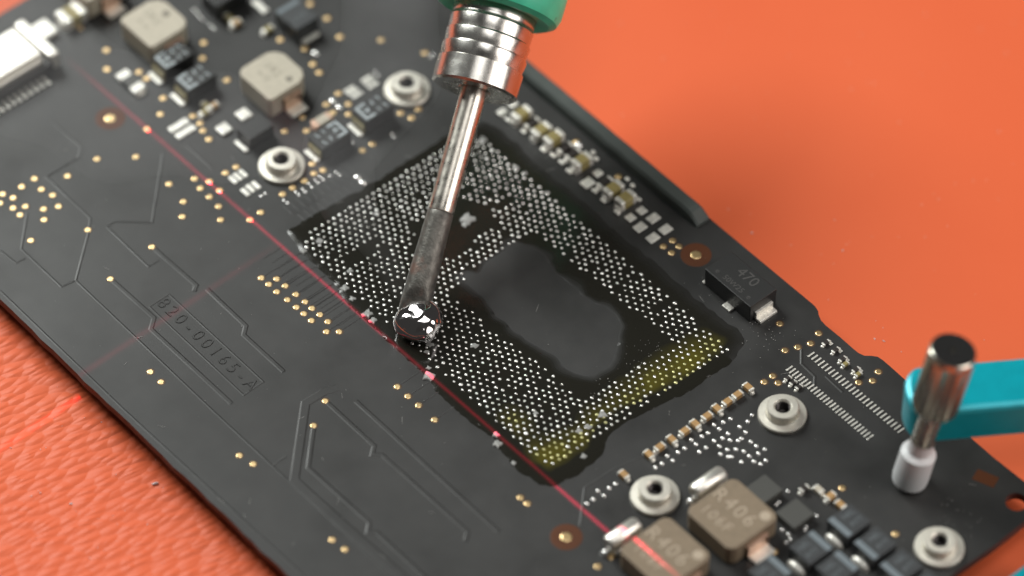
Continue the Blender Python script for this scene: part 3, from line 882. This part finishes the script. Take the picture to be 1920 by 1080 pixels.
# solder balls left on the chip site
RECT = UL([(561, 451), (888, 246), (1364, 655), (1026, 878)])
VOID = [UL([(838, 548), (905, 500), (1000, 436), (1130, 540), (1270, 645), (1180, 700), (1098, 748), (980, 660)]),
        UL([(772, 432), (850, 366), (905, 384), (934, 414), (875, 464), (822, 495)]),
        UL([(640, 490), (700, 448), (716, 456), (655, 500)])]
cx0 = (RECT[0].x + RECT[3].x) * 0 + min(RECT[0].x, RECT[1].x); cx1 = max(RECT[2].x, RECT[3].x)
cy0 = (RECT[0].y + RECT[3].y) / 2; cy1 = (RECT[1].y + RECT[2].y) / 2
cx0 = (RECT[0].x + RECT[1].x) / 2; cx1 = (RECT[2].x + RECT[3].x) / 2
print('chip site %.1f x %.1f mm' % (cx1 - cx0, cy1 - cy0))
balls = []
px_, py_ = 0.73, 0.84
nxr = int((cx1 - cx0) / px_); nyr = int((cy1 - cy0) / py_)
px_ = (cx1 - cx0) / nxr; py_ = (cy1 - cy0) / nyr
for i in range(nxr + 1):
    for j in range(nyr + 1):
        x = cx0 + i * px_; y = cy0 + (j + (0.5 if i % 2 else 0)) * py_
        if y > cy1 + 0.1: continue
        ed = min(x - cx0, cx1 - x, y - cy0, cy1 - y)
        if (x - cx0) + (y - cy0) < 1.0 or (cx1 - x) + (y - cy0) < 0.8: continue
        a_, b_ = (x - cx0) / (cx1 - cx0), (y - cy0) / (cy1 - cy0)
        w = RECT[0] * ((1 - a_) * (1 - b_)) + RECT[3] * (a_ * (1 - b_)) + RECT[1] * ((1 - a_) * b_) + RECT[2] * (a_ * b_)
        p = Vector((w.x + rnd.gauss(0, 0.055), w.y + rnd.gauss(0, 0.055)))
        if any(inside(p, v) for v in VOID): continue
        if rnd.random() < (0.09 if ed > 3.2 else 0.02): continue
        balls.append((p.x, p.y, rnd.uniform(0.85, 1.12) * (1.12 if ed < 1.4 else 1.0)))
ball_me = [dome_me(0.185, 0.15, 10, 3), dome_me(0.20, 0.13, 10, 3), dome_me(0.175, 0.16, 10, 3)]
for b_ in ball_me: b_.materials.append(M['ball'])
ball_y = [b_.copy() for b_ in ball_me]
for b_ in ball_y: b_.materials.clear(); b_.materials.append(M['ballyellow'])
print('balls', len(balls))
# the nearest ones (lowest in the photograph) are objects of their own
balls.sort(key=lambda b: (Vector((b[0], b[1], 0)) - c_pos).length)
rest_v, rest_f, rest_m = [], [], []
for k, (x, y, s) in enumerate(balls):
    sx, sy, sz = s * rnd.uniform(0.88, 1.18), s * rnd.uniform(0.88, 1.18), s * rnd.uniform(0.8, 1.15)
    a = rnd.random() * 3
    yel = sum(math.exp(-((x - c.x) ** 2 + (y - c.y) ** 2) / (rr * 0.5) ** 2) for c, rr in thickc) * (0.6 + 0.8 * rnd.random()) > 0.75
    bme = (ball_y if yel else ball_me)[k % 3]
    if k < 300:
        o = link('solder_ball', bme, None, board, (x, y, 0.045), (rnd.gauss(0, .12), rnd.gauss(0, .12), a))
        o.scale = (sx, sy, sz)
    else:
        mtx = Matrix.Translation((x, y, 0.045)) @ Matrix.Rotation(a, 4, 'Z') @ Matrix.Rotation(rnd.gauss(0, .12), 4, 'X') @ Matrix.Diagonal((sx, sy, sz, 1))
        b0 = len(rest_v)
        rest_v += [mtx @ v.co for v in bme.vertices]
        rest_f += [[b0 + i for i in p.vertices] for p in bme.polygons]; rest_m += [1 if yel else 0] * len(bme.polygons)
me = bpy.data.meshes.new('solder_balls'); me.from_pydata(rest_v, [], rest_f)
me.polygons.foreach_set('use_smooth', [True] * len(me.polygons))
me.materials.append(M['ball']); me.materials.append(M['ballyellow']); me.polygons.foreach_set('material_index', rest_m)
o = link('solder_ball_field', me, None, board); o['kind'] = 'stuff'

# ---------------------------------------------------------------- soldering iron
tip = U(771, 598, 1.55)
ax = (c_right * 0.262 + c_up * 0.965 + c_fwd * 0.17).normalized()
zc = ax; xc = c_right - zc * c_right.dot(zc); xc.normalize(); yc = zc.cross(xc)      # yc points towards the far side
iron = thing('soldering_iron', 'soldering iron with green grip and ringed metal nut touching the solder', 'soldering iron')
iron.matrix_world = Matrix(((xc.x, yc.x, zc.x, tip.x), (xc.y, yc.y, zc.y, tip.y), (xc.z, yc.z, zc.z, tip.z), (0, 0, 0, 1)))
down = iron.matrix_world.to_3x3().inverted() @ Vector((0, 0, -1))
# oxidised working end with a bevelled face
prof = [(0, 0.0), (1.45, 0.0), (1.72, 0.3), (1.76, 2.2), (1.68, 5.0), (1.58, 9.0), (1.52, 12.6), (1.42, 12.75)]
pp = []
for (r0, z0), (r1, z1) in zip(prof, prof[1:]):
    k = max(1, int((z1 - z0) / 0.5))
    pp += [(r0 + (r1 - r0) * i / k, z0 + (z1 - z0) * i / k) for i in range(k)]
pp.append(prof[-1])
me = lathe_me('tip', pp, 36, M['oxid'])
for v in me.vertices:                                            # flat ground into the side that faces the viewer
    lim = 0.55 + v.co.z * 0.30
    if -v.co.y > lim: v.co.y = -lim
    if v.co.z > 0.4:
        d = 0.03 * noise.noise((v.co.x * 1.3, v.co.y * 1.3, v.co.z * 0.9))
        v.co.x += d * v.co.x; v.co.y += d * v.co.y
link('tip', me, None, iron, label='dark oxidised working end of the iron tip')
link('tip_shaft', lathe_me('shaft', [(1.30, 12.6), (1.50, 12.8), (1.53, 13.2), (1.50, 15), (1.50, 28.6)], 36, M['steel']), None, iron)
col = [(0, 28.2), (1.7, 28.2), (1.9, 27.5), (4.75, 27.35), (5.02, 27.6), (5.02, 30.3)]
z = 30.3
for i in range(5):
    col += [(4.80, z + 0.12), (4.86 - i * 0.02, z + 0.5), (5.02 - i * 0.05, z + 1.55), (4.98 - i * 0.05, z + 1.7)]; z += 1.7
col += [(4.7, z + 0.1), (4.7, 42)]
link('collar_nut', lathe_me('collar', col, 64, M['collar']), None, iron, label='shiny ringed metal nut holding the tip')
gr = [(4.6, 36.9), (6.4, 36.6), (7.2, 37.0), (7.55, 37.9), (7.6, 39.5), (7.6, 50), (7.0, 58), (6.0, 62), (0, 62.5)]
link('grip', lathe_me('grip', gr, 48, M['grip']), None, iron, label='green rubber grip with dark scuffs')

# molten solder bead
bm = bmesh.new()
bmesh.ops.create_icosphere(bm, subdivisions=4, radius=1)
q = U(789, 606, 1.85)
for v in bm.verts:
    n_ = v.co.normalized()
    d = 0.93 + 0.10 * noise.noise(n_ * 1.4 + Vector((4, 1, 2))) + 0.05 * noise.noise(n_ * 3.1) + 0.22 * max(0, -n_.dot(c_right)) ** 3 + 0.26 * max(0, n_.dot(ax)) ** 3
    v.co = Vector((n_.x * 2.75 * d, n_.y * 2.6 * d, n_.z * 2.0 * d))
    if v.co.z < -1.7: v.co.z = -1.7 + (v.co.z + 1.7) * 0.15
sb = link('solder_bead', bm_mesh('bead', bm, True), M['moltn'], None, q)
sb['label'] = 'shiny molten solder bead under the iron tip'; sb['category'] = 'solder'

# ---------------------------------------------------------------- board clamp at the right
clamp = thing('board_clamp', 'teal clamp arm with knurled screw knob holding the board on the right', 'clamp')
foot = U(1703, 905, 0.0)
sx_ax = (c_right * 0.165 + c_up * 0.69 - c_fwd * 0.70).normalized()
rotq = sx_ax.to_track_quat('Z', 'Y').to_euler()
link('screw_foot', lathe_me('foot', [(0, 0.02), (1.5, 0.05), (1.95, 0.5), (2.05, 1.2), (2.0, 5.0), (1.4, 5.4), (1.4, 7)], 28, M['foot']), None, clamp, foot, rotq)
link('screw', lathe_me('screw', [(1.3, 5.0), (1.3, 13.0)], 20, M['steel']), None, clamp, foot, rotq)
link('knob', lathe_me('knob', [(0, 12.3), (2.3, 12.3), (2.6, 12.7), (2.6, 20.6), (2.62, 20.65), (2.6, 21.3), (2.45, 21.45), (2.3, 21.4)], 96, M['knob'], 24, 0.22, (12.6, 20.62)), None, clamp, foot, rotq)
link('knob_cap', lathe_me('cap', [(2.45, 21.2), (2.4, 21.5), (0.42, 21.46), (0.36, 21.3), (0.25, 21.25), (0, 21.25)], 40, M['cap']), None, clamp, foot, rotq)
link('knob_dimple', lathe_me('dimple', [(0.36, 21.28), (0.3, 21.42), (0, 21.44)], 16, M['knob']), None, clamp, foot, rotq)
ZT = 11.6
f0, f1 = U(1862, 764, ZT), U(1920, 759, ZT)
dirb = (f1 - f0); dirb.z = 0; dirb.normalize(); nrm = Vector((-dirb.y, dirb.x, 0))
b0 = U(1920, 668, ZT); wid = (b0 - f1).dot(nrm)
endp = U(1700, 745, ZT)
t0 = (endp - f0).dot(dirb)
cmid = f0 + nrm * (wid / 2)
pts = []
for i in range(13):                                              # rounded free end
    a = math.pi / 2 + math.pi * i / 12
    pts.append(Vector((0, 0, 0)) + cmid + dirb * (t0 + wid / 2 * 0.62 + math.cos(a) * wid / 2 * 0.62) + nrm * (math.sin(a) * wid / 2))
ext = (f1 - f0).length + 34
pts += [cmid + dirb * ext - nrm * wid / 2, cmid + dirb * ext + nrm * wid / 2]
link('arm', prism_me('arm', pts, ZT - 5.0, ZT, 0.65, M['teal']), None, clamp)
pc = cmid + dirb * (ext - 4)
link('post', lathe_me('post', [(3, MATZ), (3, ZT - 4.9), (0, ZT - 4.9)], 28, M['teal']), None, clamp, (pc.x, pc.y, 0))

q = U(1921, 1082, -1.0)
jaw = link('clamp_block', box_me(9, 9, 6, 0.4, 3, M['teal']), None, None, (q.x + 4.9, q.y - 1.7, MATZ))
jaw['label'] = 'teal metal block just entering the lower right corner of the mat'; jaw['category'] = 'clamp block'

# ---------------------------------------------------------------- dust and specks
bm = bmesh.new()
def speck(p, s):
    a = rnd.random() * 6.28; l = s * rnd.uniform(0.6, 2.2); w = s * rnd.uniform(0.5, 0.9)
    mtx = Matrix.Translation(p) @ Matrix.Rotation(a, 4, 'Z') @ Matrix.Diagonal((l, w, s * 0.7, 1))
    bmesh.ops.create_icosphere(bm, subdivisions=1, radius=0.5, matrix=mtx)
for i in range(420):
    px, py = rnd.uniform(60, 1850), rnd.uniform(150, 1060)
    p = U(px, py)
    if not (yl + 0.5 < p.y < U(1260, 351).y - 4) or p.x > xr - 2: continue
    speck((p.x, p.y, 0.06), rnd.choice((0.025, 0.03, 0.04, 0.07)))
for i in range(170):                                             # fine solder spatter inside the chip site and around the 470 part
    c = rnd.choice([(1190, 690), (1220, 665), (1150, 715), (1440, 610), (1330, 540), (1420, 630), (1800, 985), (1790, 960)])
    p = U(c[0] + rnd.gauss(0, 26), c[1] + rnd.gauss(0, 18), 0.1)
    speck((p.x, p.y, 0.1), rnd.uniform(0.04, 0.10))
for i in range(60):                                              # short fibres
    p = U(rnd.uniform(60, 1850), rnd.uniform(200, 1060))
    if not (yl + 0.5 < p.y < U(1260, 351).y - 4) or p.x > xr - 2: continue
    mtx = Matrix.Translation((p.x, p.y, 0.05)) @ Matrix.Rotation(rnd.random() * 6.28, 4, 'Z') @ Matrix.Diagonal((rnd.uniform(0.4, 1.6), 0.03, 0.03, 1))
    bmesh.ops.create_icosphere(bm, subdivisions=1, radius=0.5, matrix=mtx)
o = link('dust', bm_mesh('dust', bm), M['dust']); o['kind'] = 'stuff'; o['label'] = 'pale dust and solder spatter specks scattered over the board'
bm = bmesh.new()
for px, py, s in ((291, 908, 0.45), (76, 925, 0.3), (133, 945, 0.25), (1640, 636, 0.2), (1657, 640, 0.2), (1690, 660, 0.15), (20, 840, .2), (1410, 437, .25), (1580, 470, .2)) + tuple((rnd.uniform(1150, 1910), rnd.uniform(20, 640), rnd.choice((.08, .1, .14))) for _ in range(70)) + tuple((rnd.uniform(5, 330), rnd.uniform(720, 1075), rnd.choice((.08, .1, .14))) for _ in range(40)):
    speck(U(px, py, MATZ) + Vector((0, 0, s * 0.3)), s)
o = link('mat_dust', bm_mesh('mat_dust', bm), M['foot']); o['kind'] = 'stuff'; o['label'] = 'a few pale crumbs lying on the orange mat'

# ---------------------------------------------------------------- thin flux smoke drifting off the iron
def smoke_mat(d):
    m = bpy.data.materials.new('flux_smoke'); m.use_nodes = True
    nt = m.node_tree; nt.nodes.clear()
    o_ = nt.nodes.new('ShaderNodeOutputMaterial'); v = nt.nodes.new('ShaderNodeVolumePrincipled')
    v.inputs['Color'].default_value = (0.9, 0.9, 0.92, 1); v.inputs['Density'].default_value = d
    v.inputs['Anisotropy'].default_value = 0.2
    nt.links.new(v.outputs[0], o_.inputs['Volume'])
    return m
def wisp(path, m, seed, label):
    P = [U(px, py, z) for px, py, z, r in path]; RR = [r for *_, r in path]
    pts = []
    for i in range(len(P) - 1):
        p0, p1, p2, p3 = P[max(i - 1, 0)], P[i], P[i + 1], P[min(i + 2, len(P) - 1)]
        for j in range(10):
            t = j / 10
            q = 0.5 * ((2 * p1) + (p2 - p0) * t + (2 * p0 - 5 * p1 + 4 * p2 - p3) * t * t + (3 * p1 - p0 - 3 * p2 + p3) * t ** 3)
            pts.append((q, RR[i] + (RR[i + 1] - RR[i]) * t))
    bm = bmesh.new(); rings = []; n = 24
    for k, (q, r) in enumerate(pts):
        d = (pts[min(k + 1, len(pts) - 1)][0] - pts[max(k - 1, 0)][0]).normalized()
        a = d.cross(Vector((0, 0, 1))).normalized(); b = d.cross(a)
        ring = []
        for i in range(n):
            w = a * math.cos(2 * math.pi * i / n) + b * math.sin(2 * math.pi * i / n)
            rr = r * (1 + 0.55 * noise.noise((q + w * r) * 0.11 + Vector((seed, 0, 0))))
            ring.append(bm.verts.new(q + w * rr))
        rings.append(ring)
    for a, b in zip(rings, rings[1:]):
        for i in range(n): bm.faces.new((a[i], a[(i + 1) % n], b[(i + 1) % n], b[i]))
    bm.faces.new(rings[0]); bm.faces.new(rings[-1][::-1])
    o = link('smoke', bm_mesh('smoke', bm, True), m)
    o['kind'] = 'stuff'; o['label'] = label
wisp([(760, 560, 6.5, 0.8), (700, 450, 9, 2.2), (650, 360, 13, 3.6), (640, 290, 17, 4.6), (700, 200, 22, 5.5), (740, 90, 27, 5.5), (720, -60, 32, 6)], smoke_mat(0.012), 3.0, 'thin grey smoke rising behind the iron tip')
wisp([(640, 300, 18, 2.5), (520, 260, 22, 4.0), (400, 240, 24, 5.5), (260, 215, 26, 6.5), (120, 160, 28, 7.5), (-60, 60, 30, 8)], smoke_mat(0.009), 8.0, 'faint veil of smoke drifting to the left over the board')
